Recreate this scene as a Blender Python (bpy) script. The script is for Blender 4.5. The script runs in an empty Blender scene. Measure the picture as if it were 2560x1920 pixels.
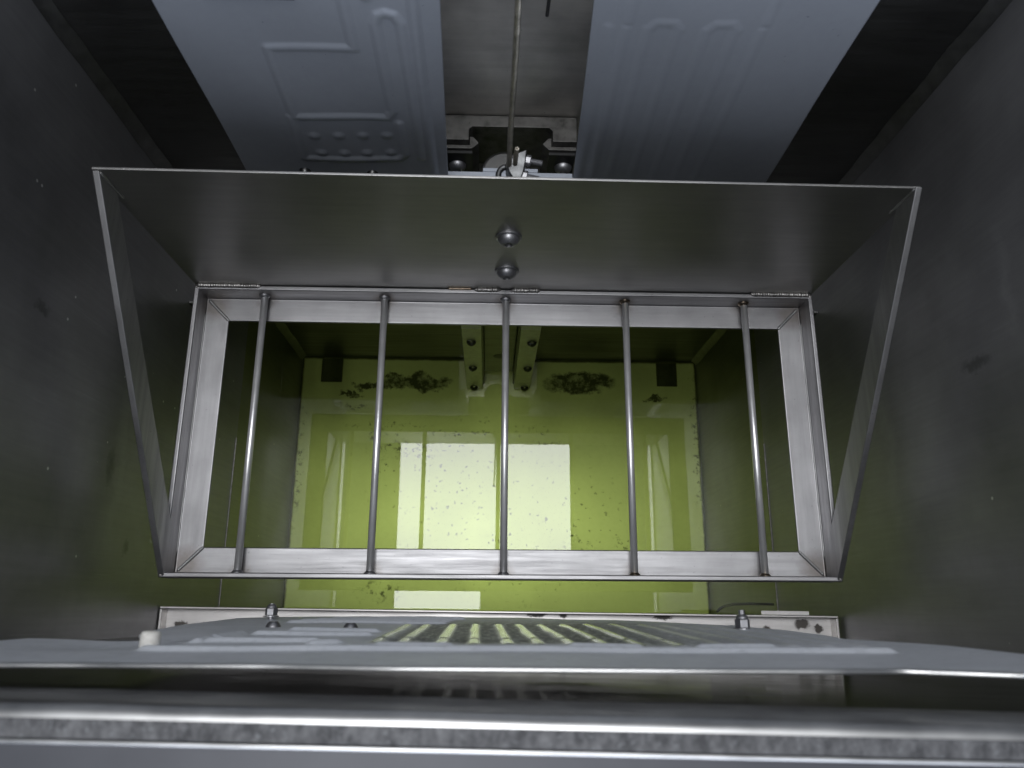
import bpy, bmesh, math, random
import numpy as np
from mathutils import Vector, Matrix, noise as mnoise

random.seed(7)
sc = bpy.context.scene
col = sc.collection
R = math.radians

# ------------------------------------------------------------------ camera
def cam_matrix(pitch, yaw, roll):
    cp, sp = math.cos(pitch), math.sin(pitch)
    f = Vector((0, cp, -sp)); u = Vector((0, sp, cp)); r = Vector((1, 0, 0))
    Z = Matrix.Rotation(yaw, 3, 'Z'); f = Z @ f; u = Z @ u; r = Z @ r
    cr, sr = math.cos(roll), math.sin(roll)
    r2 = cr * r + sr * u; u2 = -sr * r + cr * u
    return Matrix(((r2.x, u2.x, -f.x), (r2.y, u2.y, -f.y), (r2.z, u2.z, -f.z))).to_4x4()
cd = bpy.data.cameras.new('camera'); cam = bpy.data.objects.new('camera', cd); col.objects.link(cam)
cam.matrix_world = cam_matrix(R(74.006), R(-5.671), R(6.215))
cd.sensor_width = 36; cd.lens = 36 * 781.73 / 1024
cd.clip_start = .01; cd.clip_end = 50
cd.dof.use_dof = True; cd.dof.focus_distance = .74; cd.dof.aperture_fstop = 15
sc.camera = cam

# ------------------------------------------------------------------ world, lamps, exposure
w = bpy.data.worlds.new('World'); sc.world = w; w.use_nodes = True
bg = w.node_tree.nodes['Background']; bg.inputs[0].default_value = (.78, .86, 1, 1); bg.inputs[1].default_value = .12
def area(name, loc, size, power, color, target=None):
    l = bpy.data.lights.new(name, 'AREA'); l.shape = 'RECTANGLE'; l.size, l.size_y = size
    l.energy = power; l.color = color
    o = bpy.data.objects.new(name, l); col.objects.link(o); o.location = loc
    if target is not None:
        o.rotation_euler = (Vector(target) - Vector(loc)).to_track_quat('-Z', 'Y').to_euler()
    return o
RAD = 10.0                                            # radiance of the bright roof opening
area('overhead_lamp', (-.01, .375, 1.3), (.70, .59), RAD * math.pi * .70 * .59, (.97, .985, 1))
area('overhead_lamp', (-.195, -.26, 1.3), (.33, .66), RAD * math.pi * .33 * .66, (.97, .985, 1))
area('front_fill_lamp', (.1, -1.5, .42), (1.6, .6), 26, (.80, .87, 1), (0, .38, -.45))  # added fill from the front to lighten the back plates; no source known
sc.view_settings.view_transform = 'Standard'; sc.view_settings.look = 'None'
sc.view_settings.exposure = .22; sc.view_settings.gamma = 1; sc.view_settings.use_curve_mapping = False
cy = sc.cycles
cy.use_denoising = True
try:
    cy.denoiser = 'OPENIMAGEDENOISE'
except Exception: pass
cy.max_bounces = 12; cy.glossy_bounces = 8; cy.diffuse_bounces = 5; cy.transparent_max_bounces = 12
cy.caustics_reflective = True; cy.sample_clamp_indirect = 6; cy.blur_glossy = .3

# ------------------------------------------------------------------ node helpers
class NT:
    def __init__(s, name):
        s.m = bpy.data.materials.new(name); s.m.use_nodes = True
        s.t = s.m.node_tree; s.n = s.t.nodes; s.l = s.t.links
        s.b = s.n['Principled BSDF']; s.out = s.n['Material Output']
    def node(s, typ, **kw):
        n = s.n.new(typ)
        for k, v in kw.items(): setattr(n, k, v)
        return n
    def link(s, a, b): s.l.new(a, b)
    def coord(s, scale=(1, 1, 1), rot=(0, 0, 0)):
        tc = s.node('ShaderNodeTexCoord'); mp = s.node('ShaderNodeMapping')
        mp.inputs['Scale'].default_value = scale; mp.inputs['Rotation'].default_value = rot
        s.link(tc.outputs['Object'], mp.inputs[0]); return mp.outputs[0]
    def noise(s, vec, scale, detail=3, rough=.55):
        n = s.node('ShaderNodeTexNoise'); n.inputs['Scale'].default_value = scale
        n.inputs['Detail'].default_value = detail; n.inputs['Roughness'].default_value = rough
        s.link(vec, n.inputs['Vector']); return n.outputs['Fac']
    def rng(s, x, a, b, c, d, smooth=False):
        n = s.node('ShaderNodeMapRange'); n.interpolation_type = 'SMOOTHSTEP' if smooth else 'LINEAR'
        for i, v in zip((1, 2, 3, 4), (a, b, c, d)): n.inputs[i].default_value = v
        s.link(x, n.inputs[0]); return n.outputs[0]
    def math(s, op, a, b=None):
        n = s.node('ShaderNodeMath', operation=op)
        for i, v in enumerate((a, b)):
            if v is None: continue
            if isinstance(v, (int, float)): n.inputs[i].default_value = v
            else: s.link(v, n.inputs[i])
        return n.outputs[0]
    def vmath(s, op, a, b):
        n = s.node('ShaderNodeVectorMath', operation=op)
        for i, v in enumerate((a, b)):
            if isinstance(v, tuple): n.inputs[i].default_value = v
            else: s.link(v, n.inputs[i])
        return n
    def mix(s, fac, a, b, mode='MIX'):
        n = s.node('ShaderNodeMix', data_type='RGBA', blend_type=mode)
        for sock, v in ((n.inputs[0], fac), (n.inputs[6], a), (n.inputs[7], b)):
            if isinstance(v, (int, float)): sock.default_value = v
            elif isinstance(v, tuple): sock.default_value = (*v, 1)
            else: s.link(v, sock)
        return n.outputs[2]
    def bump(s, h, strength, dist=.001):
        n = s.node('ShaderNodeBump'); n.inputs['Strength'].default_value = strength
        n.inputs['Distance'].default_value = dist; s.link(h, n.inputs['Height'])
        s.link(n.outputs[0], s.b.inputs['Normal'])
    def spots(s, vec, lst, warp=.02, wscale=30, soft=.15):
        """union of ragged stains: (x,y,z,rx,ry,rz) ellipsoids whose outline is broken up by noise"""
        nz = s.node('ShaderNodeTexNoise'); nz.inputs['Scale'].default_value = wscale; nz.inputs['Detail'].default_value = 5
        nz.inputs['Roughness'].default_value = .7
        s.link(vec, nz.inputs['Vector'])
        off = s.vmath('SUBTRACT', nz.outputs['Color'], (.5, .5, .5)).outputs[0]
        off = s.vmath('MULTIPLY', off, (warp, warp, warp)).outputs[0]
        wv = s.vmath('ADD', vec, off).outputs[0]
        res = None
        for (x, y, z, rx, ry, rz) in lst:
            d = s.vmath('SUBTRACT', wv, (x, y, z)).outputs[0]
            d = s.vmath('MULTIPLY', d, (1 / rx, 1 / ry, 1 / rz))
            ln = s.node('ShaderNodeVectorMath', operation='LENGTH'); s.link(d.outputs[0], ln.inputs[0])
            mk = s.rng(ln.outputs['Value'], 1 - soft, 1 + soft, 1, 0)
            res = mk if res is None else s.math('MAXIMUM', res, mk)
        return res

def steel(name, base=(.55, .55, .56), rough=.36, brush=(1, 1, 1), bscale=60, bamt=.07, blotch=.12, bl_scale=7,
          speck=0, bump=.02, aniso=0, tint=None, bcol=.84):
    m = NT(name); b = m.b
    b.inputs['Metallic'].default_value = 1
    v = m.coord(); vb = m.coord(scale=brush)
    br = m.noise(vb, bscale, 4, .65); bl = m.noise(v, bl_scale, 5, .6)
    c = m.mix(m.rng(bl, .3, .7, 0, 1), tuple(x * (1 - blotch) for x in base), tuple(min(1, x * (1 + blotch)) for x in base))
    c = m.mix(m.rng(br, .3, .7, 0, 1), c, m.mix(1, c, (bcol, bcol, bcol), 'MULTIPLY'))
    if tint:
        c = m.mix(m.rng(m.noise(v, 4, 4), .5, .75, 0, .6), c, tint)
    if speck:
        sp = m.rng(m.noise(v, 420, 2), .70, .76, 0, 1)
        c = m.mix(m.math('MULTIPLY', sp, speck), c, (.03, .028, .025))
    m.link(c, b.inputs['Base Color'])
    r = m.math('ADD', m.rng(br, .3, .7, -bamt, bamt), m.rng(bl, .25, .75, rough - .05, rough + .07))
    m.link(r, b.inputs['Roughness'])
    if aniso:
        b.inputs['Anisotropic'].default_value = aniso
    if bump: m.bump(br, bump, .0006)
    m.v = v
    return m

M = {}
m = steel('wall_side_steel', (.265, .265, .275), .40, brush=(1, 1, .05), bscale=260, bamt=.03, blotch=.28, bl_scale=7, bump=.02, bcol=.92)
m.b.inputs['Metallic'].default_value = .6
v = m.v; old = m.b.inputs['Base Color'].links[0].from_socket
vo = m.node('ShaderNodeTexVoronoi'); vo.inputs['Scale'].default_value = 55; m.link(v, vo.inputs['Vector'])
dot = m.math('MULTIPLY', m.rng(vo.outputs['Distance'], .045, .075, 1, 0), m.rng(vo.outputs['Color'], .70, .72, 0, 1))
drip = m.rng(m.noise(m.coord(scale=(1, 1, .10)), 46, 5, .7), .58, .74, 0, .55)
c = m.mix(drip, old, (.22, .22, .23)); c = m.mix(m.math('MULTIPLY', dot, .8), c, (.9, .9, .88))
scr = m.rng(m.noise(m.coord(scale=(1, 1, .03), rot=(.5, 0, 0)), 300, 2, .5), .73, .77, 0, .06)
c = m.mix(scr, c, (.75, .75, .77))
sm = m.spots(v, [(.3147, -.0186, .698, .1, .004, .014), (-.3146, -.075, .574, .1, .012, .006), (-.3146, -.1336, .53, .1, .006, .004),
                 (-.3146, .01, .70, .1, .003, .008)], warp=.016, wscale=130, soft=.5)
c = m.mix(m.math('MULTIPLY', sm, .6), c, (.07, .07, .07))
cl_ = m.spots(v, [(-.3146, -.06, .56, .1, .05, .006), (.3147, -.03, .57, .1, .05, .006), (.3147, .02, .74, .1, .03, .004), (-.3146, -.10, .62, .1, .03, .02), (.3147, -.11, .66, .1, .03, .03)], warp=.04, wscale=30, soft=.9)
c = m.mix(m.math('MULTIPLY', cl_, .15), c, (.60, .60, .62))
m.link(c, m.b.inputs['Base Color']); M['wall_side'] = m.m
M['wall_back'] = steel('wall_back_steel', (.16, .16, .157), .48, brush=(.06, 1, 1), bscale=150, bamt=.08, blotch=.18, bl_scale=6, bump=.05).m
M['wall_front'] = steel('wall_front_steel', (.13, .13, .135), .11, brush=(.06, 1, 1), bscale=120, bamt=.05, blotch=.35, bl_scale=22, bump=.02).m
M['wall_front'].node_tree.nodes['Principled BSDF'].inputs['Specular Tint'].default_value = (.22, .22, .225, 1)
M['seam'] = steel('weld_seam_steel', (.2, .2, .2), .5, bscale=90, blotch=.2, bl_scale=40, bump=.15).m
m = steel('frame_steel', (.40, .395, .405), .45, brush=(.05, 1, 1), bscale=170, bamt=.09, blotch=.24, bl_scale=11, speck=.35, bump=.03)
ht = m.spots(m.v, [(x - .0134, sy * .1225, .010, .0085, .009, .010) for x in (-.2076, -.0985, .0127, .1229, .2335) for sy in (-1, 1)] + [(sx * .268, sy * .116, .004, .012, .012, .012) for sx in (-1, 1) for sy in (-1, 1)], warp=.012, wscale=120, soft=.5)
m.link(m.mix(m.math('MULTIPLY', ht, .62), m.b.inputs['Base Color'].links[0].from_socket, (.16, .135, .115)), m.b.inputs['Base Color']); M['frame'] = m.m
m = steel('frame_side_steel', (.40, .395, .405), .45, brush=(1, .05, 1), bscale=170, bamt=.09, blotch=.24, bl_scale=11, speck=.35, bump=.03)
ht = m.spots(m.v, [(x - .0134, sy * .1225, .010, .0085, .009, .010) for x in (-.2076, -.0985, .0127, .1229, .2335) for sy in (-1, 1)] + [(sx * .268, sy * .116, .004, .012, .012, .012) for sx in (-1, 1) for sy in (-1, 1)], warp=.012, wscale=120, soft=.5)
m.link(m.mix(m.math('MULTIPLY', ht, .62), m.b.inputs['Base Color'].links[0].from_socket, (.16, .135, .115)), m.b.inputs['Base Color']); M['frame_side'] = m.m
M['guard'] = steel('guard_steel', (.42, .415, .41), .42, brush=(.08, 1, 1), bscale=200, bamt=.03, blotch=.14, bl_scale=9, bump=.01, bcol=.93).m
M['brace'] = steel('brace_steel', (.42, .42, .43), .50, brush=(1, .05, 1), bscale=170, bamt=.06, blotch=.10, bl_scale=14, speck=.35, bump=.03).m
M['bead'] = steel('weld_bead_dull', (.4, .4, .4), .5, bscale=90, blotch=.2, bl_scale=40, bump=.15).m
M['rod'] = steel('rod_steel', (.86, .86, .87), .33, brush=(1, .05, 1), bscale=200, bamt=.05, blotch=.12, bl_scale=30, bump=.01).m
M['rod'].node_tree.nodes['Principled BSDF'].inputs['Metallic'].default_value = .7
M['lip'] = steel('polished_lip', (.64, .64, .64), .36, brush=(.05, 1, 1), bscale=120, bamt=.05, blotch=.15, bl_scale=40, bump=.03).m
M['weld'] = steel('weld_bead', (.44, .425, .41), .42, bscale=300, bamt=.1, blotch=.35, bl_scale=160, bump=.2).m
M['burn'] = steel('burnt_weld', (.30, .24, .18), .34, bscale=300, bamt=.1, blotch=.5, bl_scale=120, bump=.3).m
M['bolt'] = steel('bolt_steel', (.42, .42, .44), .48, bscale=150, blotch=.08, bl_scale=60, bump=0).m
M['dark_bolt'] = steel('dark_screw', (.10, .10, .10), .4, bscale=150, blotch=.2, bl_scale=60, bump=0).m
M['socket'] = steel('socket_hole', (.05, .05, .05), .5, bump=0).m
M['trough'] = None
M['rope'] = steel('wire_rope_steel', (.62, .58, .50), .4, bscale=200, blotch=.25, bl_scale=90, bump=0).m
M['clip'] = steel('galvanised_clip', (.14, .143, .147), .45, bscale=120, blotch=.25, bl_scale=180, bump=.1).m
M['roller'] = steel('roller_steel', (.16, .16, .16), .45, bump=0).m
M['channel'] = steel('channel_steel', (.62, .60, .57), .55, brush=(.06, 1, 1), bscale=120, blotch=.2, bl_scale=20, speck=.5, bump=.05).m
M['carriage'] = steel('carriage_aluminium', (.15, .147, .142), .6, bscale=120, blotch=.55, bl_scale=120, speck=.9, bump=.05).m
M['black'] = NT('black_plastic_and_shade').m
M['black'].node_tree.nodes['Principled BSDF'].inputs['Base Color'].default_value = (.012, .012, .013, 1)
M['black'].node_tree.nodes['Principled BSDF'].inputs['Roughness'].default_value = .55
m = NT('grey_anodised'); m.b.inputs['Base Color'].default_value = (.34, .37, .43, 1); m.b.inputs['Roughness'].default_value = .55; M['anod'] = m.m
m = NT('white_nylon'); m.b.inputs['Roughness'].default_value = .5
m.link(m.mix(m.rng(m.noise(m.coord(), 260, 3), .4, .7, 0, 1), (.82, .80, .76), (.62, .60, .55)), m.b.inputs['Base Color']); M['nylon'] = m.m

# roll-bond aluminium: matt, blue grey
def roll_bond(name, rough, metallic, base):
    m = NT(name); b = m.b; v = m.coord()
    n1 = m.noise(v, 8, 5); n2 = m.noise(v, 90, 4, .7)
    c = m.mix(m.rng(n1, .3, .7, 0, 1), tuple(x * .92 for x in base), tuple(x * 1.06 for x in base))
    c = m.mix(m.rng(n2, .35, .7, 0, .35), c, tuple(x * .85 for x in base))
    sp = m.rng(m.noise(v, 350, 2), .74, .78, 0, .5)
    c = m.mix(sp, c, (.05, .05, .06))
    m.link(c, b.inputs['Base Color']); b.inputs['Metallic'].default_value = metallic
    m.link(m.rng(n2, .2, .8, rough - .06, rough + .06), b.inputs['Roughness'])
    m.bump(n2, .05, .0006)
    return m.m
M['plate_back'] = roll_bond('matt_aluminium', .50, .45, (.30, .32, .36))
m = NT('bright_aluminium'); b = m.b; v = m.coord()
at = m.node('ShaderNodeAttribute', attribute_name='rib_mask'); sep = m.node('ShaderNodeSeparateColor'); m.link(at.outputs['Color'], sep.inputs[0])
crest, zone = sep.outputs[0], sep.outputs[1]
vs = m.coord(scale=(1, 1, .35)); n1 = m.noise(vs, 320, 5, .75); n2 = m.noise(v, 30, 4)
c0 = m.mix(m.rng(n2, .3, .7, 0, 1), (.70, .73, .79), (.80, .83, .89)); c0 = m.mix(m.rng(m.noise(v, 200, 4, .7), .5, .7, 0, .35), c0, (.40, .42, .46))
flat_tone = m.mix(m.rng(n1, .50, .60, 0, 1), (.10, .105, .115), (.44, .46, .47))  # dark speckled tone for the flats between the ribs
c = m.mix(zone, c0, flat_tone); c = m.mix(crest, c, (.80, .82, .80))
m.link(c, b.inputs['Base Color'])
m.link(m.math('ADD', .05, m.math('MULTIPLY', crest, .8)), b.inputs['Metallic'])
m.link(m.math('SUBTRACT', .46, m.math('MULTIPLY', crest, .30)), b.inputs['Roughness'])
m.bump(n1, .06, .0006); M['plate_front'] = m.m

# tank floor: pale metal, stained; notch marks and flakes
m = NT('tank_floor_steel'); v = m.coord()
n1 = m.noise(v, 9, 6, .6); n2 = m.noise(v, 120, 4, .7)
c = m.mix(m.rng(n1, .3, .7, 0, 1), (.52, .52, .475), (.62, .62, .57))
c = m.mix(m.rng(n2, .45, .75, 0, .12), c, (.30, .29, .22))
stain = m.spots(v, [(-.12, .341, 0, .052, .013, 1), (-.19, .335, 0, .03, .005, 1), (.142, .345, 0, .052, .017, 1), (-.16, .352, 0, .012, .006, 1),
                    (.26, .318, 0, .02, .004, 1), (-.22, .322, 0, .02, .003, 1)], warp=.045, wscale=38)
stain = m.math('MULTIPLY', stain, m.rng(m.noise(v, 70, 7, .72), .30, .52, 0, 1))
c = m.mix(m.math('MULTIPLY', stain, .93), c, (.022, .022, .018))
scum = m.spots(v, [(-.16, .272, 0, .055, .003, 1), (-.13, .232, 0, .05, .012, 1), (.075, .267, 0, .014, .008, 1), (.09, .245, 0, .018, .004, 1),
                   (-.04, .262, 0, .06, .0015, 1), (-.175, .255, 0, .012, .012, 1), (-.16, .02, 0, .03, .012, 1), (.12, .06, 0, .02, .02, 1), (.2, .09, 0, .01, .01, 1), (-.293, .20, 0, .006, .09, 1), (.323, .24, 0, .005, .10, 1), (.135, .075, 0, .025, .02, 1), (-.2, .3, 0, .03, .004, 1)], warp=.035, wscale=60, soft=.5)
flk = m.rng(m.noise(v, 95, 5, .75), .52, .60, 0, 1)
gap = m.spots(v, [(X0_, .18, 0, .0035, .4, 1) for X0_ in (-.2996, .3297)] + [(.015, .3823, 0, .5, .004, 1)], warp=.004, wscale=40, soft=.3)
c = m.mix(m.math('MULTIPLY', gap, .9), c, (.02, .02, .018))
c = m.mix(m.math('MULTIPLY', m.math('MULTIPLY', scum, flk), .85), c, (.05, .05, .035))
# loose flakes in a trail across the floor
vor = m.node('ShaderNodeTexVoronoi'); vor.inputs['Scale'].default_value = 125; vor.inputs['Randomness'].default_value = 1
wn = m.node('ShaderNodeTexNoise'); wn.inputs['Scale'].default_value = 230; wn.inputs['Detail'].default_value = 4; m.link(v, wn.inputs['Vector'])
wv = m.vmath('ADD', v, m.vmath('MULTIPLY', wn.outputs['Color'], (.012, .012, .012)).outputs[0]).outputs[0]
m.link(wv, vor.inputs['Vector'])
fl = m.rng(vor.outputs['Distance'], .20, .28, 1, 0)
keep = m.rng(vor.outputs['Color'], .58, .62, 0, 1)
area_m = m.spots(v, [(-.05, .17, 0, .10, .085, 1), (-.06, .25, 0, .10, .02, 1), (.06, .12, 0, .12, .09, 1), (-.12, .22, 0, .07, .04, 1)], warp=.09, wscale=14, soft=.5)
fl = m.math('MULTIPLY', m.math('MULTIPLY', fl, keep), area_m)
c = m.mix(m.math('MULTIPLY', fl, .9), c, (.03, .033, .03))
m.link(c, m.b.inputs['Base Color']); m.b.inputs['Metallic'].default_value = .55
m.link(m.rng(n1, .3, .7, .40, .50), m.b.inputs['Roughness'])
m.bump(n2, .015, .001); M['floor'] = m.m

# trough steel with rust-eaten patches
m = steel('trough_steel', (.60, .58, .57), .42, brush=(.05, 1, 1), bscale=150, bamt=.06, blotch=.14, bl_scale=20, speck=.4, bump=.05)
v = m.v
rust = m.spots(v, [(.046, -.006, .0, .010, .003, .03), (.071, -.006, 0, .004, .004, .03), (.165, -.0085, 0, .009, .002, .03), (-.283, -.0165, 0, .006, .003, .03), (-.262, -.017, 0, .003, .002, .03),
                   (.297, -.014, 0, .007, .005, .03), (.262, -.018, 0, .004, .002, .03), (.312, -.018, 0, .004, .004, .03)], warp=.010, wscale=170, soft=.2)
old = m.b.inputs['Base Color'].links[0].from_socket
m.link(m.mix(m.math('MULTIPLY', rust, .95), old, (.035, .026, .02)), m.b.inputs['Base Color'])
m.link(m.math('SUBTRACT', 1, rust), m.b.inputs['Metallic'])
M['trough'] = m.m

# mottled rim, blue grey cover
m = NT('mottled_rim_steel'); v = m.coord(); a1 = m.noise(m.coord(scale=(1, .6, 1)), 230, 6, .72); a2 = m.noise(v, 520, 3, .6)
c = m.mix(m.rng(a1, .38, .66, 0, 1), (.04, .04, .043), (.135, .135, .14)); c = m.mix(m.rng(a2, .6, .72, 0, .5), c, (.24, .25, .26))
m.link(c, m.b.inputs['Base Color']); m.b.inputs['Metallic'].default_value = .2
m.link(m.rng(a1, .3, .7, .7, .55), m.b.inputs['Roughness']); m.bump(a1, .15, .0006); M['rim'] = m.m
m = NT('blue_grey_cover'); v = m.coord(); a1 = m.noise(v, 30, 5)
m.link(m.mix(m.rng(a1, .3, .7, 0, 1), (.055, .057, .066), (.072, .074, .084)), m.b.inputs['Base Color'])
m.b.inputs['Roughness'].default_value = .45; m.b.inputs['Metallic'].default_value = .3; M['cover'] = m.m

# liquid: clear yellow green, still
m = NT('yellow_green_liquid'); m.n.remove(m.b)
tr = m.node('ShaderNodeBsdfTransparent'); tr.inputs[0].default_value = (.81, .90, .46, 1)
gl = m.node('ShaderNodeBsdfGlossy'); gl.inputs['Roughness'].default_value = 0; gl.inputs[0].default_value = (1, 1, 1, 1)
fr = m.node('ShaderNodeFresnel'); fr.inputs[0].default_value = 1.50
mx = m.node('ShaderNodeMixShader'); m.link(fr.outputs[0], mx.inputs[0]); m.link(tr.outputs[0], mx.inputs[1]); m.link(gl.outputs[0], mx.inputs[2])
m.link(mx.outputs[0], m.out.inputs[0]); M['liquid'] = m.m

# ------------------------------------------------------------------ object helpers
def thing(name, loc, label, cat, group=None):
    o = bpy.data.objects.new(name, None); col.objects.link(o); o.location = loc; o.empty_display_size = .02
    o['label'] = label; o['category'] = cat
    if group: o['group'] = group
    return o
def tag(o, label, cat, group=None):
    o['label'] = label; o['category'] = cat
    if group: o['group'] = group
    return o
def wloc(o):
    v = Vector((0, 0, 0))
    while o is not None: v += Vector(o.location); o = o.parent
    return v
def mesh(name, verts, faces, mat, parent=None, loc=None, smooth=False, bevel=0, seg=2, solid=0, autosmooth=None):
    """verts in world coordinates; origin at loc (or the parent's base)"""
    base = Vector(loc) if loc is not None else (wloc(parent) if parent is not None else Vector((0, 0, 0)))
    me = bpy.data.meshes.new(name)
    me.from_pydata([tuple(Vector(v) - base) for v in verts], [], faces)
    bm = bmesh.new(); bm.from_mesh(me); bmesh.ops.recalc_face_normals(bm, faces=bm.faces); bm.to_mesh(me); bm.free()
    me.materials.append(mat)
    o = bpy.data.objects.new(name, me); col.objects.link(o)
    o.location = base - (wloc(parent) if parent is not None else Vector((0, 0, 0)))
    o.parent = parent
    if smooth:
        for p in me.polygons: p.use_smooth = True
    if solid:
        md = o.modifiers.new('s', 'SOLIDIFY'); md.thickness = solid; md.offset = -1
    if bevel:
        md = o.modifiers.new('b', 'BEVEL'); md.width = bevel; md.segments = seg; md.limit_method = 'ANGLE'; md.angle_limit = R(35)
        for p in me.polygons: p.use_smooth = True
        md.harden_normals = True
    return o
def box(x0, x1, y0, y1, z0, z1):
    v = [(x, y, z) for x in (x0, x1) for y in (y0, y1) for z in (z0, z1)]
    f = [(0, 1, 3, 2), (4, 6, 7, 5), (0, 4, 5, 1), (2, 3, 7, 6), (0, 2, 6, 4), (1, 5, 7, 3)]
    return v, f
def join(*vf):
    V, F = [], []
    for v, f in vf:
        k = len(V); V += list(v); F += [tuple(i + k for i in q) for q in f]
    return V, F
def frame_axes(d):
    d = Vector(d).normalized(); a = Vector((0, 0, 1)) if abs(d.z) < .9 else Vector((1, 0, 0))
    u = d.cross(a).normalized(); return d, u, d.cross(u).normalized()
def tube(pts, r, n=12, caps=True):
    P = [Vector(p) for p in pts]; V, F = [], []
    rad = r if isinstance(r, (list, tuple)) else [r] * len(P)
    d0, u, _ = frame_axes(P[1] - P[0])
    for i, p in enumerate(P):
        t = (P[min(i + 1, len(P) - 1)] - P[max(i - 1, 0)]).normalized()
        u = (u - t * u.dot(t)).normalized(); v = t.cross(u)
        for k in range(n):
            a = 2 * math.pi * k / n; V.append(p + (u * math.cos(a) + v * math.sin(a)) * rad[i])
    for i in range(len(P) - 1):
        for k in range(n):
            F.append((i * n + k, i * n + (k + 1) % n, (i + 1) * n + (k + 1) % n, (i + 1) * n + k))
    if caps: F += [tuple(range(n))[::-1], tuple(range((len(P) - 1) * n, len(P) * n))]
    return V, F
def lathe(origin, axis, prof, n=28):
    """prof: (distance along axis, radius)"""
    d, u, v = frame_axes(axis); o = Vector(origin); V, F = [], []
    for (h, r) in prof:
        for k in range(n):
            a = 2 * math.pi * k / n; V.append(o + d * h + (u * math.cos(a) + v * math.sin(a)) * max(r, 1e-5))
    for i in range(len(prof) - 1):
        for k in range(n): F.append((i * n + k, i * n + (k + 1) % n, (i + 1) * n + (k + 1) % n, (i + 1) * n + k))
    F += [tuple(range(n))[::-1], tuple(range((len(prof) - 1) * n, len(prof) * n))]
    return V, F
def prism(origin, axis, r, h, n=6, rot=0):
    d, u, v = frame_axes(axis); o = Vector(origin); V = []
    for hh in (0, h):
        for k in range(n):
            a = 2 * math.pi * k / n + rot; V.append(o + d * hh + (u * math.cos(a) + v * math.sin(a)) * r)
    F = [(k, (k + 1) % n, n + (k + 1) % n, n + k) for k in range(n)] + [tuple(range(n))[::-1], tuple(range(n, 2 * n))]
    return V, F
def bead(p0, p1, r, step=.0022):
    """a stacked-coin weld bead between two points"""
    a, b = Vector(p0), Vector(p1); L = (b - a).length; k = max(2, int(L / step)); V, F = [], []
    pts, rad = [], []
    for i in range(k * 4 + 1):
        t = i / (k * 4); pts.append(a.lerp(b, t) + Vector([random.uniform(-1, 1) * r * .07 for _ in range(3)]))
        e = min(1, t * L / (2 * r) + .35, (1 - t) * L / (2 * r) + .35)
        rad.append(r * e * (.86 + .2 * abs(math.sin(math.pi * t * k))))
    return tube(pts, rad, 10)
def screw(parent, name, p, axis, r, h, mat, sub=True, washer=0):
    pr = []
    if washer: pr += [(0, washer), (.0012, washer), (.0014, washer * .97), (.0015, r)]
    z = .0015 if washer else 0
    pr += [(z, r)] + [(z + h * t, r * math.sqrt(1 - .74 * t * t)) for t in np.linspace(.12, 1, 9)] + [(z + h, r * .40), (z + h * .55, r * .38), (z + h * .55, 0)]
    o = mesh(name, *lathe(p, axis, pr), mat, parent, loc=p, smooth=False)
    md = o.modifiers.new('e', 'EDGE_SPLIT'); md.split_angle = R(40)
    for q in o.data.polygons: q.use_smooth = True
    if sub:
        ax = Vector(axis).normalized()
        mesh('hex_socket', *prism(Vector(p) + ax * (z + h * .56), axis, r * .36, .0002), M['socket'], o)
    return o

# ------------------------------------------------------------------ the tank
X0, X1, YB, ZF, ZT = -.2996, .3297, .3823, -1.196, -.235  # positions here and below were back-projected from image pixels and entered as constants
LZ = -.915
tank = thing('steel_tank', (.015, .18, ZF), 'deep rectangular dip tank of dark brushed steel holding the green liquid and the lifting basket', 'tank')
def grid_quad(a, b, c, d, nu, nv):
    V, F = [], []
    a, b, c, d = map(Vector, (a, b, c, d))
    for j in range(nv + 1):
        for i in range(nu + 1):
            V.append(a.lerp(b, i / nu).lerp(d.lerp(c, i / nu), j / nv))
    for j in range(nv):
        for i in range(nu):
            k = j * (nu + 1) + i; F.append((k, k + 1, k + nu + 2, k + nu + 1))
    return V, F
yf0 = lambda x: -.0305 - .0086 * (x - .015)      # front wall, low
yf1 = lambda x: -.0310 - .0204 * (x - .009)      # front wall, at the rim
for x, s in ((X0, -1), (X1, 1)):
    v, f = box(min(x, x + s * .004), max(x, x + s * .004), -.036, YB + .004, ZF - .004, ZT)
    mesh('side_wall', v, f, M['wall_side'], tank)
mesh('back_wall', *box(X0 + .0002, X1 - .0002, YB, YB + .0038, ZF - .0036, ZT), M['wall_back'], tank)
v = [(X0 + .0003, yf0(X0), ZF - .003), (X1 - .0003, yf0(X1), ZF - .003), (X1 - .0003, yf1(X1), ZT - .02), (X0 + .0003, yf1(X0), ZT - .02)]
v += [(a, b - .004, c) for a, b, c in v]
mesh('front_wall', v, [(0, 1, 2, 3), (4, 7, 6, 5), (0, 4, 5, 1), (1, 5, 6, 2), (2, 6, 7, 3), (3, 7, 4, 0)], M['wall_front'], tank)
mesh('tank_floor', *box(X0 + .0004, X1 - .0004, -.034, YB - .0002, ZF - .006, ZF), M['floor'], tank, loc=(0, 0, ZF))
# welded corner seams: a narrow chamfer strip with ragged edges
for x, s in ((X0, 1), (X1, -1)):
    V, F = [], []
    for i in range(61):
        z = -1.19 + (ZT + .002 + 1.19) * i / 60
        a = .0085 + .0022 * mnoise.noise(Vector((x * 9, 0, z * 25))); b2 = .0085 + .0022 * mnoise.noise(Vector((x * 9, 5, z * 25)))
        V += [(x + s * .0003, YB - b2, z), (x + s * a * .42, YB - b2 * .42, z), (x + s * a, YB - .0003, z)]
    for i in range(60):
        k = i * 3; F += [(k, k + 1, k + 4, k + 3), (k + 1, k + 2, k + 5, k + 4)]
    mesh('corner_seam', V, F, M['seam'], tank, smooth=True)
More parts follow.
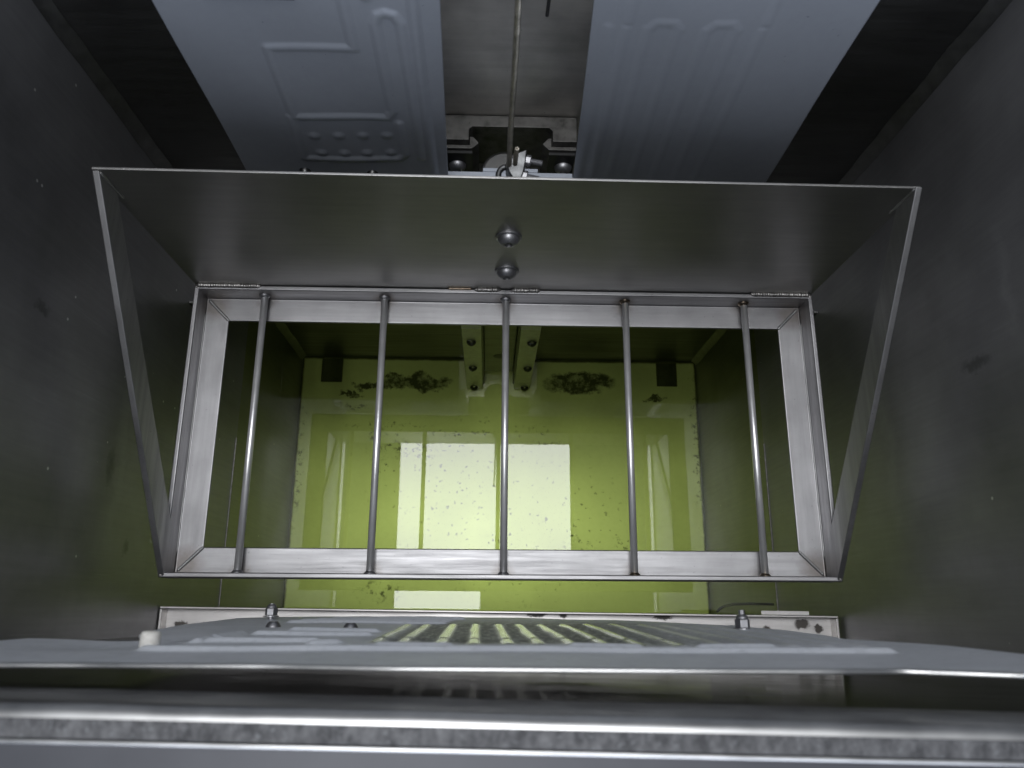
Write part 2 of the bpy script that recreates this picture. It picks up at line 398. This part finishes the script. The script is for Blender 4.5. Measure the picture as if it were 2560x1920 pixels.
# rim round the mouth
def rim_bar(pa, pb, wid, inward):
    """rounded hem section along pa->pb; inward = unit vector into the tank"""
    a, b = Vector(pa), Vector(pb); n = Vector(inward)
    sec = []
    for (u, z) in [(.0, -.036), (.0024, -.034)] + [(.0024 - .0043 * (1 - math.cos(t)), -.0043 + .0043 * math.sin(t)) for t in np.linspace(0, math.pi / 2, 10)] + [(-wid + .001, -.0001), (-wid, -.0015), (-wid, -.036)]:
        sec.append((u, z))
    N = 60; V, F = [], []; k = len(sec)
    for i in range(N + 1):
        p = a.lerp(b, i / N); j = .00025 * mnoise.noise(p * 40)
        for (u, z) in sec: V.append(p + n * (u + j) + Vector((0, 0, z + j * .6)))
    for i in range(N):
        for q in range(k): F.append((i * k + q, i * k + (q + 1) % k, (i + 1) * k + (q + 1) % k, (i + 1) * k + q))
    F += [tuple(range(k))[::-1], tuple(range(N * k, N * k + k))]
    return V, F
V, F = join(rim_bar((X0 - .012, yf1(X0 - .012), ZT), (X1 + .012, yf1(X1 + .012), ZT), .0066, (0, 1, 0)),
            rim_bar((X0, -.036, ZT), (X0, YB, ZT), .0105, (1, 0, 0)), rim_bar((X1, YB, ZT), (X1, -.036, ZT), .0105, (-1, 0, 0)),
            rim_bar((X1 + .01, YB, ZT), (X0 - .01, YB, ZT), .0105, (0, -1, 0)))
o = mesh('tank_rim', V, F, M['lip'], tank); md = o.modifiers.new('e', 'EDGE_SPLIT'); md.split_angle = R(50)
for q in o.data.polygons: q.use_smooth = True
v = [(X0 - .012, yf1(X0 - .012) - .0016, ZT + .0004), (X1 + .012, yf1(X1 + .012) - .0016, ZT + .0004), (X1 + .012, yf1(X1 + .012) - .0066, ZT + .0002), (X0 - .012, yf1(X0 - .012) - .0066, ZT + .0002)]
v += [(a, b, c - .0003) for a, b, c in v]
mesh('rim_strip', v, [(0, 1, 2, 3), (4, 7, 6, 5), (0, 4, 5, 1), (1, 5, 6, 2), (2, 6, 7, 3), (3, 7, 4, 0)], M['rim'], tank)
g = lambda x: -.0381 - .0204 * (x - .009)
v = [(X0 - .05, g(X0 - .05), ZT - .001), (X1 + .05, g(X1 + .05), ZT - .001), (X1 + .05, -.19, ZT - .001), (X0 - .05, -.19, ZT - .001)]
v += [(a, b, c - .03) for a, b, c in v]
mesh('cover_panel', v, [(0, 1, 2, 3), (4, 7, 6, 5), (0, 4, 5, 1), (1, 5, 6, 2), (2, 6, 7, 3), (3, 7, 4, 0)], M['cover'], tank, bevel=.0014, seg=3)
ed = [(x, yf1(x) - .0076, ZT - .0004 + .0002 * mnoise.noise(Vector((x * 50, 0, 0)))) for x in np.linspace(X0 - .01, X1 + .01, 120)]
mesh('highlight_bead', *tube(ed, .0007, 10), M['lip'], tank, smooth=True)  # added bright bead for the highlight along the cover's rounded edge
# unseen baffle added along the back wall to block light through the rear gap
for xa, xb in ((X0 + .0005, -.046), (.072, X1 - .0005)):
    mesh('light_baffle', *join(box(xa, xb, .289, YB - .0003, -.7460, -.7440), box(xa, xb, .2870, .2890, -.7460, -.7300)), M['wall_back'], tank)
# notches in the floor: dark plates laid on it in place of shaded recesses
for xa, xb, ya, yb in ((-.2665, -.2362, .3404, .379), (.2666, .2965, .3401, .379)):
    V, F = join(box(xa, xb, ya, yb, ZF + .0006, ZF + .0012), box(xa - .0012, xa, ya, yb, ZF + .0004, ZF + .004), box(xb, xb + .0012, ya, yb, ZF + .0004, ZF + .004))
    mesh('dark_notch', V, F, M['dark_bolt'], tank)

# liquid
V, F = grid_quad((X0 + .0004, yf0(X0) + .0004, LZ), (X1 - .0004, yf0(X1) + .0004, LZ), (X1 - .0004, YB - .0003, LZ), (X0 + .0004, YB - .0003, LZ), 4, 4)
liq = mesh('liquid', V, F, M['liquid'], loc=(0, .17, LZ)); liq['kind'] = 'structure'
liq['label'] = 'still clear yellow-green liquid in the bottom of the tank'
# glint of the meniscus on both side walls, built as bright metal tubes
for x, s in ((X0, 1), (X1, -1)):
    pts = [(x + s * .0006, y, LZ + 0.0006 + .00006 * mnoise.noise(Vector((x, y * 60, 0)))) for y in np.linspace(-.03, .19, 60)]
    mesh('meniscus_glint', *tube(pts, .0007, 6), M['weld'], tank)

# ------------------------------------------------------------------ condensate trough
tr = thing('collecting_trough', (.0137, -.017, -.764), 'narrow steel trough with rust-eaten patches along the front wall of the tank', 'trough')
ys = lambda x: -.0086 * (x + .2987)
def skewbox(x0, x1, y0, y1, z0, z1):
    v, f = box(x0, x1, y0, y1, z0, z1); return [(a, b + ys(a), c) for a, b, c in v], f
mesh('trough_floor', *skewbox(-.2985, .3262, -.0272, -.0032, -.7655, -.7635), M['trough'], tr, loc=(0, 0, -.7635))
mesh('trough_lip', *skewbox(-.2988, .3265, -.0032, -.0010, -.7657, -.7500), M['trough'], tr, bevel=.0007)
mesh('tab', *skewbox(.257, .302, -.0008, .0026, -.7590, -.7575), M['trough'], tr)
for x in (-.2988, .3243):
    mesh('end_plate', *skewbox(x, x + .0022, -.0270, -.0034, -.7634, -.7505), M['trough'], tr, bevel=.0005)

# ------------------------------------------------------------------ lifting basket
fx0, fx1, fy0, fy1, fz = -.2666, .2934, .0214, .2767, -.6582
fh, ft = .0259, .0042
bk = thing('lifting_basket', (.0134, .149, fz - fh), 'rectangular steel lift frame with five cross rods and a tall plate behind', 'lift frame')
ang = [(0, 0), (ft, 0), (ft, -fh + .0032), (fh, -fh + .0032), (fh, -fh), (0, -fh)]
cor = [(fx0, fy0, 1, 1), (fx1, fy0, -1, 1), (fx1, fy1, -1, -1), (fx0, fy1, 1, -1)]
def rail(i):
    V = []
    for (cx, cyy, sx, sy) in (cor[i], cor[(i + 1) % 4]):
        for (u, z) in ang: V.append((cx + sx * u, cyy + sy * u, fz + z))
    k = len(ang); return V, [(q, (q + 1) % k, k + (q + 1) % k, k + q) for q in range(k)]
for i, nm in enumerate(('front_rail', 'side_rail', 'back_rail', 'side_rail')):
    o = mesh(nm, *rail(i), M['frame'] if i % 2 == 0 else M['frame_side'], bk, bevel=.0011, seg=3)
# plate behind the frame
pt = -.4686
tilt = lambda x: -.0016 * (x - .0134) / .28
v = [(fx0, fy1 + .0006, fz - .012), (fx1, fy1 + .0006, fz - .012), (fx1, fy1 + .0006, pt + tilt(fx1)), (fx0, fy1 + .0006, pt + tilt(fx0))]
v += [(a, b + .0021, c) for a, b, c in v]
gp = mesh('splash_plate', v, [(0, 1, 2, 3), (4, 7, 6, 5), (0, 4, 5, 1), (1, 5, 6, 2), (2, 6, 7, 3), (3, 7, 4, 0)], M['guard'], bk, bevel=.0006)
for z in (-.5545, -.6185):
    screw(gp, 'bolt', (.0125, fy1 + .0006, z), (0, -1, 0), 0.0084, .0056, M['bolt'], washer=.0104)
# diagonal braces: flat bars in the plane of the side flanges
for x, s in ((fx0, 1), (fx1, -1)):
    xa, xb = sorted((x - s * .0003, x + s * .0045))
    d = Vector((0, fy0 - fy1, fz - pt)).normalized(); n = Vector((0, -d.z, d.y))
    n = n if n.z < 0 else -n
    A = Vector((0, fy1 + .001, pt)); B = Vector((0, fy0 + .001, fz))
    wd = .0235
    P = [A, B, Vector((0, fy0 + .002, fz - fh * .75)), Vector((0, fy0 + .022, fz - fh * .78)), Vector((0, fy1 + .0004, (A + n * wd).z - .009))]
    V = [(xa, p.y, p.z) for p in P] + [(xb, p.y, p.z) for p in P]
    k = len(P); F = [tuple(range(k))[::-1], tuple(range(k, 2 * k))] + [(q, (q + 1) % k, k + (q + 1) % k, k + q) for q in range(k)]
    mesh('brace', V, F, M['brace'], bk, bevel=.0008)
    mesh('weld_bead', *bead((x + s * .0048, fy1 + .0002, pt - .002), (x + s * .0048, fy1 + .0002, pt - .036), .0011), M['bead'], bk)
for x in (-.2076, -.0985, .0127, .1229, .2335):
    rd = mesh('rod', *tube([(x, fy0 + ft - .001, -.6715), (x + .0004, fy1 - ft + .001, -.6715)], .0031, 20), M['rod'], bk, loc=(x, .149, -.6715), smooth=True)
    for y, s in ((fy0 + ft, 1), (fy1 - ft, -1)):
        V, F = lathe((x, y - s * .0004, -.6717), (0, s, 0), [(0, .0052), (.0012, .0048), (.0024, .0038), (.0032, .0031)], 18)
        mesh('weld_collar', [Vector(q) + Vector((mnoise.noise(Vector(q) * 500), 0, mnoise.noise(Vector(q) * 500 + Vector((9, 0, 0))))) * .0004 for q in V], F, M['burn'] if x > .1 else M['bolt'], rd, smooth=True)
# weld beads along the joint with the plate and in the corners
zt = fz + .0004
for a, b in ((-.2655, -.2075), (-.016, .0075), (.0175, .044), (.236, .2915)):
    mesh('weld_bead', *bead((a, fy1 - .0008, zt), (b, fy1 - .0008, zt), .0022), M['weld'], bk, smooth=True)
mesh('weld_bead', *bead((-.040, fy1 - .0002, zt), (-.018, fy1 - .0002, zt), .0012), M['burn'], bk, smooth=True)
zb = fz - fh + .0034
for (cx, cyy, sx, sy) in cor:
    mesh('weld_bead', *bead((cx + sx * .0055, cyy + sy * .0055, zb), (cx + sx * (fh + .0004), cyy + sy * (fh + .0004), zb), .0014, .0017), M['bead'], bk, smooth=True)
for x, s in ((fx0, 1), (fx1, -1)):
    V, F = tube([(x + s * ft, y, zb + .0004) for y in np.linspace(fy0 + .02, fy1 - .02, 90)], [.0007 + .0005 * abs(mnoise.noise(Vector((x * 7, y * 160, 0)))) for y in np.linspace(fy0, fy1, 90)], 8)
    mesh('weld_bead', V, F, M['bead'], bk, smooth=True)
for (cx, cyy, sx, sy) in cor:
    mesh('weld_bead', *bead((cx + sx * .002, cyy + sy * .002, fz - .001), (cx + sx * .0024, cyy + sy * .0024, fz + .0009), .0022), M['weld'], bk, smooth=True)

# ------------------------------------------------------------------ cooling plates
def chan(px, pz, segs, r, h):
    """half-round embossed channels: px,pz arrays; segs polylines"""
    out = np.zeros_like(px)
    for poly in segs:
        for (ax, az), (bx, bz) in zip(poly[:-1], poly[1:]):
            dx, dz = bx - ax, bz - az; L2 = dx * dx + dz * dz + 1e-12
            t = np.clip(((px - ax) * dx + (pz - az) * dz) / L2, 0, 1)
            d = np.hypot(px - ax - t * dx, pz - az - t * dz)
            out = np.maximum(out, np.where(d < r, h * (.5 + .5 * np.cos(np.pi * d / r)) ** .8, 0))
    return out
def sheet(name, PX, PY, PZ, mat, parent, solid):
    nz, nx = PX.shape
    V = np.stack([PX, PY, PZ], -1).reshape(-1, 3).tolist()
    F = [(j * nx + i, j * nx + i + 1, (j + 1) * nx + i + 1, (j + 1) * nx + i) for j in range(nz - 1) for i in range(nx - 1)]
    o = mesh(name, V, F, mat, parent, smooth=True)
    md = o.modifiers.new('s', 'SOLIDIFY'); md.thickness = solid; md.offset = 0
    return o
YP = .312  # back plates scaled about the camera to stand forward; tables below already scaled
def back_plate(rib_h, root, xl_top, xl_bot, xr_top, xr_bot, z0, z1, segs, dots, fold_at, nx, nz):
    u = np.linspace(0, 1, nx)[None, :].repeat(nz, 0); t = np.linspace(0, 1, nz)[:, None].repeat(nx, 1)
    z = z1 + (z0 - z1) * t; tt = (z + 0.3561) / -0.1739
    xl = xl_top + (xl_bot - xl_top) * tt; xr = xr_top + (xr_bot - xr_top) * tt
    x = xl + (xr - xl) * u
    h = chan(x, z, segs, .0042, rib_h)
    for (dx_, dz_) in dots:
        d = np.hypot(x - dx_, (z - dz_)); h = np.maximum(h, np.where(d < .0055, .0010 * (.5 + .5 * np.cos(np.pi * d / .0055)), 0))
    wave = .0012 * np.sin(x * 23 + 1) * np.sin(z * 15) + .0006 * np.sin(x * 61 + z * 34)
    edge = np.where(np.abs(x - (xr if fold_at > 0 else xl)) < .013, (.013 - np.abs(x - (xr if fold_at > 0 else xl))) * .22, 0)
    y = YP - h - wave - .002 + edge
    return sheet('plate', x, y, z, M['plate_back'], root, .0014)
def lattice_x(o): return o
cpl = thing('cooling_plate', (-.11, .312, -.70), 'blue-grey embossed cooling plate with a square loop and dimples, bolted left of the hoist cable', 'cooling plate', 'embossed cooling plates on the tank walls')
segs = [[(-0.0816, -0.2732), (-0.0816, -0.383), (-0.1316, -0.3854), (-0.1311, -0.449), (-0.0697, -0.449)], [(-0.0697, -0.449), (-0.0662, -0.4419), (-0.0667, -0.3627), (-0.0646, -0.3565), (-0.0604, -0.3548), (-0.0555, -0.3565), (-0.0526, -0.3627), (-0.0518, -0.414), (-0.0518, -0.4968)], [(-0.0447, -0.2732), (-0.0447, -0.5299)], [(-0.1333, -0.449), (-0.135, -0.4976), (-0.0671, -0.4976), (-0.0633, -0.4927), (-0.0633, -0.4554)], [(-0.0691, -0.2732), (-0.0691, -0.3436)], [(-0.1076, -0.2732), (-0.1076, -0.3312)]]
dots = [(-0.1224, -0.4697), (-0.1059, -0.4697), (-0.0894, -0.4697), (-0.073, -0.4697), (-0.1214, -0.49), (-0.1052, -0.49), (-0.0894, -0.49), (-0.0727, -0.49)]
back_plate(.0012, cpl, -0.1826, -0.1826, -0.0302, -0.0344, -.70, -.312, segs, dots, 1, 230, 340)
for x in (-0.1388, -0.0893):
    screw(cpl, 'screw', (x, YP - .003, -.516), (0, -1, 0), .0043, .005, M['dark_bolt'], washer=0)
mesh('cover_strip', *box(-.1555, -.1065, .3085, .3098, -.3462, -.3130), M['black'], cpl, bevel=.0004)
cpr = thing('cooling_plate', (.135, .312, -.70), 'plain-edged blue-grey cooling plate with faint upright ribs right of the hoist cable', 'cooling plate', 'embossed cooling plates on the tank walls')
segs = []
segs = [[(0.0638, -0.5233), (0.0629, -0.3618)], [(0.0733, -0.5233), (0.0725, -0.3618)], [(0.0857, -0.5233), (0.0849, -0.3618)], [(0.1023, -0.5233), (0.1014, -0.3618)], [(0.1184, -0.5233), (0.1176, -0.3618)], [(0.1346, -0.5233), (0.1337, -0.3618)], [(0.1499, -0.5233), (0.149, -0.3618)], [(0.0857, -0.3618), (0.089, -0.3569), (0.0989, -0.3569), (0.1023, -0.3618)], [(0.1184, -0.3618), (0.1217, -0.3569), (0.1312, -0.3569), (0.1346, -0.3618)], [(0.1499, -0.3561), (0.1499, -0.2484)], [(0.0733, -0.3561), (0.0733, -0.2484)]]
back_plate(.0005, cpr, 0.053, 0.0609, 0.2033, 0.2049, -.70, -.312, segs, [], -1, 230, 340)
for root, xs_ in ((cpl, (-.165, -.06)), (cpr, (.075, .19))):  # posts added to hold up the plates scaled forward of the wall
    for x in xs_:
        for z in (-.33, -.675):
            mesh('standoff', *tube([(x, .3135, z), (x, YB - .0002, z)], .004, 14), M['bolt'], root)

# the front plate, seen almost edge-on
cpf = thing('cooling_plate', (.01, -.02, -.66), 'wavy bright cooling plate with fanned ribs hanging upright against the front wall', 'cooling plate', 'embossed cooling plates on the tank walls')
def interp(z, tab):
    zs = [a for a, _ in tab]; xs = [b for _, b in tab]; return np.interp(-z, zs, xs)
XL = [(.24, -.262), (.31, -.255), (.345, -.235), (.367, -.2134), (.384, -.211), (.3885, -.178), (.393, -.1627), (.42, -.176), (.47, -.186), (.53, -.194), (.628, -.191), (.65, -.176), (.664, -.150), (.690, -.105)]
XR = [(.24, .262), (.29, .24), (.317, .21), (.357, .2035), (.392, .189), (.412, .181), (.45, .1865), (.50, .184), (.555, .157), (.595, .134), (.638, .09), (.652, .05), (.664, -.02), (.690, -.08)]
nx, nz = 460, 300
u = np.linspace(0, 1, nx)[None, :].repeat(nz, 0); t = np.linspace(0, 1, nz)[:, None].repeat(nx, 1)
z = -.2575 - (.690 - .2575) * t ** .85
xl = interp(z, XL); xr = interp(z, XR); x = xl + (xr - xl) * u
top = np.interp(x, [-.2, -.1539, -.1255, -.0664, -.0291, .0078, .0642, .1078, .1308, .1484, .1613, .2], [-.266, -.2668, -.2678, -.2654, -.2594, -.2578, -.2554, -.2554, -.2575, -.25, -.2452, -.242])
z = z + (top + .2575) * np.clip(1 - t * 6, 0, 1)
ribs = [[(xx + .0012, -.355), (xx - .001, -.535)] for xx in (-.0505, -.0385, -.0215, -.007, .008, .0213, .0353, .0503, .0656, .083, .102, .117, .132, .147, .162)]
h = chan(x, z, ribs, .0043, .0009)
hz = [[(-.131, -.322), (.158, -.322)], [(-.124, -.373), (-.078, -.373)], [(-.115, -.418), (-.061, -.418)], [(-.044, -.338), (-.016, -.338)], [(.036, -.340), (.062, -.340)], [(.09, -.342), (.118, -.342)],
      [(-.131, -.552), (-.031, -.552)], [(-.128, -.575), (-.03, -.575)], [(-.122, -.598), (-.028, -.598)], [(-.115, -.62), (-.02, -.62)], [(-.105, -.452), (-.062, -.452)], [(-.13, -.373), (-.125, -.418)], [(-.066, -.36), (-.074, -.352)]]
h = np.maximum(h, chan(x, z, hz, .0050, .0021))
wave = .0004 * np.sin(x * 31 + 2) * np.sin(z * 17 + .5) + .0002 * np.sin(x * 75 + z * 20)
wave -= .0028 * np.exp(-((x + .163) / .03) ** 2 - ((z + .36) / .035) ** 2)
y = -.02495 - .0238 * z + h + wave * np.clip((-z - .25) * 8, 0, 1)
fp = sheet('plate', x, y, z, M['plate_front'], cpf, .0013)
ca_ = fp.data.color_attributes.new('rib_mask', 'FLOAT_COLOR', 'POINT')
nz_ = np.array([[mnoise.noise(Vector((float(a) * 240, 0, float(c_) * 22))) for a, c_ in zip(ra, rc)] for ra, rc in zip(x, z)])
cr_ = np.clip((chan(x + .0006 * nz_, z, ribs, .0048, 1) - .22 + .18 * nz_) * 1.5, 0, 1) * (1 - .75 * np.clip((np.abs(x - .02) - .045) / .07, 0, 1))
zn_ = np.clip((-z - .352) * 60, 0, 1) * np.clip((x + .052) * 90, 0, 1) * (1 - np.clip(chan(x, z, hz, .0060, 1) * 2, 0, 1)) * np.clip((.62 + z) * 14, 0, 1) * (1 - np.clip((x - .06) / .09, 0, 1))
ca_.data.foreach_set('color', np.stack([cr_, zn_, zn_ * 0, zn_ * 0 + 1], -1).astype(np.float32).ravel())
e_ = [(float(x[0, q]), float(y[0, q]), float(z[0, q]) + .0001) for q in range(0, nx, 4)]
mesh('top_edge', *tube(e_, .00085, 8), M['lip'], cpf, smooth=True)
yp = lambda zz: -.02495 - .0238 * zz
def hexnut(parent, name, p, axis, r, h, mat, rot=0):
    o = mesh(name, *prism(p, axis, r, h, 6, rot), mat, parent, loc=p, bevel=r * .08); return o
for (px, pz, pl) in ((-.160, -.608, .0120), (.1562, -.497, .0100)):
    st = mesh('stud', *lathe((px, yp(pz) - .004, pz), (0, 1, 0), [(0, .002), (.016, .002)], 14), M['bolt'], cpf, loc=(px, yp(pz), pz), smooth=False)
    hexnut(st, 'nut', (px, yp(pz) + pl - .0085, pz), (0, 1, 0), .0047, .0050, M['bolt'])
    mesh('cap', *lathe((px, yp(pz) + pl - .0035, pz), (0, 1, 0), [(0, .0038), (.0012, .0037), (.0024, .0030), (.0030, .0018), (.0031, .0003)], 20), M['bolt'], st, smooth=True)
    mesh('washer', *lathe((px, yp(pz) + pl - .0096, pz), (0, 1, 0), [(0, .0056), (.0009, .0056)], 20), M['bolt'], st)
for px, pz in ((-.1277, -.492), (-.0791, -.476)):
    screw(cpf, 'screw', (px, yp(pz) - .0004, pz), (0, 1, 0), .0046, .0046, M['bolt'])
px, pz = -.1425, -.352
mesh('spacer_cap', *lathe((px, yp(pz) - .001, pz), (0, 1, 0), [(0, .0042), (.0052, .0041), (.0066, .0036), (.0070, .0022), (.0066, 0)], 22), M['nylon'], cpf, smooth=True)

# ------------------------------------------------------------------ guide rail behind the basket
gr = thing('guide_rail', (.0125, YB, -1.19), 'upright slotted guide rail of two bolted bars running down the back wall', 'guide rail')
for a, b in ((-.0375, -.0125), (.0365, .0615)):
    br_ = mesh('bar', *box(a, b, .331, .339, -1.190, -.66), M['brace'], gr, bevel=.0008)
    xc_ = a + .0115 if a < 0 else b - .0085
    for z in (-.9635, -1.077, -1.180):
        screw(br_, 'bolt', (xc_, .331, z), (0, -1, 0), .0062, .0050, M['dark_bolt'])
mesh('web', *box(-.0095, .0335, .348, .354, -1.150, -.66), M['wall_back'], gr, bevel=.0006)
mesh('slot', *lathe((.012, .3479, -1.075), (0, -1, 0), [(0, .0085), (.0004, .0085)], 24), M['black'], gr)
mesh('standoff', *join(box(-.0372, -.0105, .3392, YB - .0002, -1.188, -.662), box(.0345, .0612, .3392, YB - .0002, -1.188, -.662)), M['wall_back'], gr)
mesh('backing_strip', *box(-.052, .084, YB - .0022, YB - .0004, -.66, ZT - .04), M['channel'], gr)

# ------------------------------------------------------------------ carriage on the rail
ca = thing('slide_carriage', (.0125, YB - .002, -.6), 'grey slotted slide carriage behind the splash plate, under the cable clip', 'carriage')
U = [(-.0398, .3795), (.0665, .3795), (.0665, .3568), (.0467, .3568), (.0467, .3665), (.0440, .3692), (-.0172, .3692), (-.0198, .3667), (-.0198, .3568), (-.0398, .3568)]
V = [(a, b, -.545) for a, b in U] + [(a, b, -.600) for a, b in U]; k = len(U)
mesh('bearing_block', V, [tuple(range(k)), tuple(range(k, 2 * k))[::-1]] + [(q, (q + 1) % k, k + (q + 1) % k, k + q) for q in range(k)], M['carriage'], ca, bevel=.0007)
for s, pts in ((-1, [(-.0396, .3566), (-.0396, .3532), (-.0172, .3532), (-.0120, .3586), (-.0163, .3638), (-.0196, .3644), (-.0196, .3566)]),
               (1, [(.0665, .3566), (.0665, .3532), (.0441, .3532), (.0392, .3586), (.0435, .3638), (.0465, .3644), (.0465, .3566)])):
    V = [(a, b, -.5515) for a, b in pts] + [(a, b, -.600) for a, b in pts]; k = len(pts)
    jw = mesh('jaw', V, [tuple(range(k)), tuple(range(k, 2 * k))[::-1]] + [(q, (q + 1) % k, k + (q + 1) % k, k + q) for q in range(k)], M['carriage'], ca, bevel=.0006)
    xs_ = -.0298 if s < 0 else .0574
    mesh('dark_face', *box(min(xs_ - .0095, xs_ + .0125) if s < 0 else xs_ - .013, xs_ + .0125 if s < 0 else xs_ + .0085, .3505, .3530, -.6, -.5545), M['black'], jw)
    screw(jw, 'screw', (xs_, .3503, -.572), (0, -1, 0), .0072, .005, M['bolt'], sub=False)
mesh('roller', *lathe((.009, .338, -.5790), (0, 0, 1), [(0, .019), (.017, .019), (.018, .0182), (.0186, .0165), (.0186, .001)], 40), M['roller'], ca, smooth=False)
V, F = join(box(-.0359, .0622, .300, .3288, -.60, -.5455), box(-.0083, .0349, .3289, .3322, -.60, -.5453))
mesh('mount_plate', V, F, M['anod'], ca, bevel=.0005)
mesh('arm', *box(-.02, .045, fy1 + .0042, .2998, -.60, -.549), M['anod'], ca)

# ------------------------------------------------------------------ cable and clip
def strands(path, n, rs, rr, pitch, phase=0):
    V, F = [], []
    P = [Vector(p) for p in path]; tot = 0; S = [0]
    for a, b in zip(P[:-1], P[1:]): tot += (b - a).length; S.append(tot)
    K = int(tot / pitch * 10); parts = []
    for s in range(n):
        pts = []
        for i in range(K + 1):
            d = tot * i / K
            j = max(0, min(len(S) - 2, int(np.searchsorted(S, d) - 1))); f = (d - S[j]) / (S[j + 1] - S[j]); p = P[j].lerp(P[j + 1], f)
            a = 2 * math.pi * (d / pitch + s / n) + phase
            tdir, uu, vv = frame_axes(P[j + 1] - P[j])
            pts.append(p + (uu * math.cos(a) + vv * math.sin(a)) * rs)
        parts.append(tube(pts, rr, 6))
    return join(*parts)
cb = thing('hoist_cable', (.0105, .2905, -.475), 'twisted steel wire cable running straight down to the clip on the basket', 'cable')
V, F = strands([(.0112, .2905, .12), (.0112, .2905, -.36), (.0104, .2905, -.43), (.0106, .2925, -.476)], 6, .00125, .00066, .0125)
mesh('strands', V, F, M['rope'], cb, smooth=True)
mesh('shade_core', *tube([(.0112, .2905, .12), (.0112, .2905, -.36), (.0104, .2905, -.43), (.0106, .2925, -.476)], 0.0008, 8), M['black'], cb, smooth=True)  # made black to stand for the shade between the strands
V, F = strands([(.0155, .2940, -.458), (.0150, .2938, -.466), (.0146, .2930, -.478)], 6, .0011, .00068, .0125)
mesh('tail_end', V, F, M['rope'], cb, smooth=True)
cl = thing('wire_rope_clip', (.016, .29, -.486), 'small galvanised wire rope clip with two threaded ends at the foot of the cable', 'rope clip')
sad = [(.0098, .2985), (.0125, .2992), (.0140, .2965), (.0160, .2968), (.0165, .3010), (.0228, .3035), (.0222, .2960), (.0205, .2870), (.0182, .2815), (.0140, .2825), (.0105, .2880), (.0086, .2940)]
k = len(sad); V = [(a, b, -.4755 - (.2930 - b) * .22) for a, b in sad] + [(a * .99, b - .0006, -.4905 - (.2930 - b) * .1) for a, b in sad]
mesh('saddle', V, [tuple(range(k)), tuple(range(k, 2 * k))[::-1]] + [(q, (q + 1) % k, k + (q + 1) % k, k + q) for q in range(k)], M['clip'], cl, bevel=.0009, seg=3)
ax = Vector((.97, -.22, .05)).normalized()
for p in (Vector((.0212, .2988, -.4795)), Vector((.0188, .2878, -.4815))):
    prof = [(0, .0021)]; d_ = 0
    while d_ < .0125:
        prof += [(d_, .0021), (d_ + .0004, .00175), (d_ + .0008, .0021)]; d_ += .0008
    prof += [(d_, .0014)]
    st = mesh('threaded_end', *lathe(p, ax, prof, 14), M['bolt'], cl, loc=p)
    hexnut(st, 'nut', p + ax * .0012, ax, 0.0040, .0036, M['bolt'], rot=.4)
pts = [Vector((.0086, .2955, -.482)) + Vector((-.0052 * math.sin(a), -.0068 * (1 - math.cos(a)), -.002)) for a in np.linspace(0, math.pi, 14)]
mesh('bow', *tube(pts, .0021, 12), M['clip'], cl, smooth=True)
# thin cables at the top of the picture
for nm, xx, zz, mt, lab in (('wire', .0307, -.3395, 'black', 'thin black wire hanging at the top right of the hoist cable'),):
    o = mesh(nm, *tube([(xx, .345, ZT + .06), (xx + .001, .345, -.37), (xx + .0005, .345, -.394)], .0011, 8), M[mt], loc=(xx, .345, -.394), smooth=True)
    tag(o, lab, 'wire')

# ------------------------------------------------------------------ hose behind the trough
pts = [(.264, -.004, -.930), (.2665, -.0005, -.926), (.272, .0026, -.924), (.282, .0044, -.923), (.30, .005, -.923), (.3285, .0045, -.924)]
hs = mesh('drain_hose', *tube(pts, .0015, 14), M['dark_bolt'], loc=(.28, .004, -.924), smooth=True)
tag(hs, 'thin dark hose bent along the tank wall just behind the right end of the trough', 'hose')
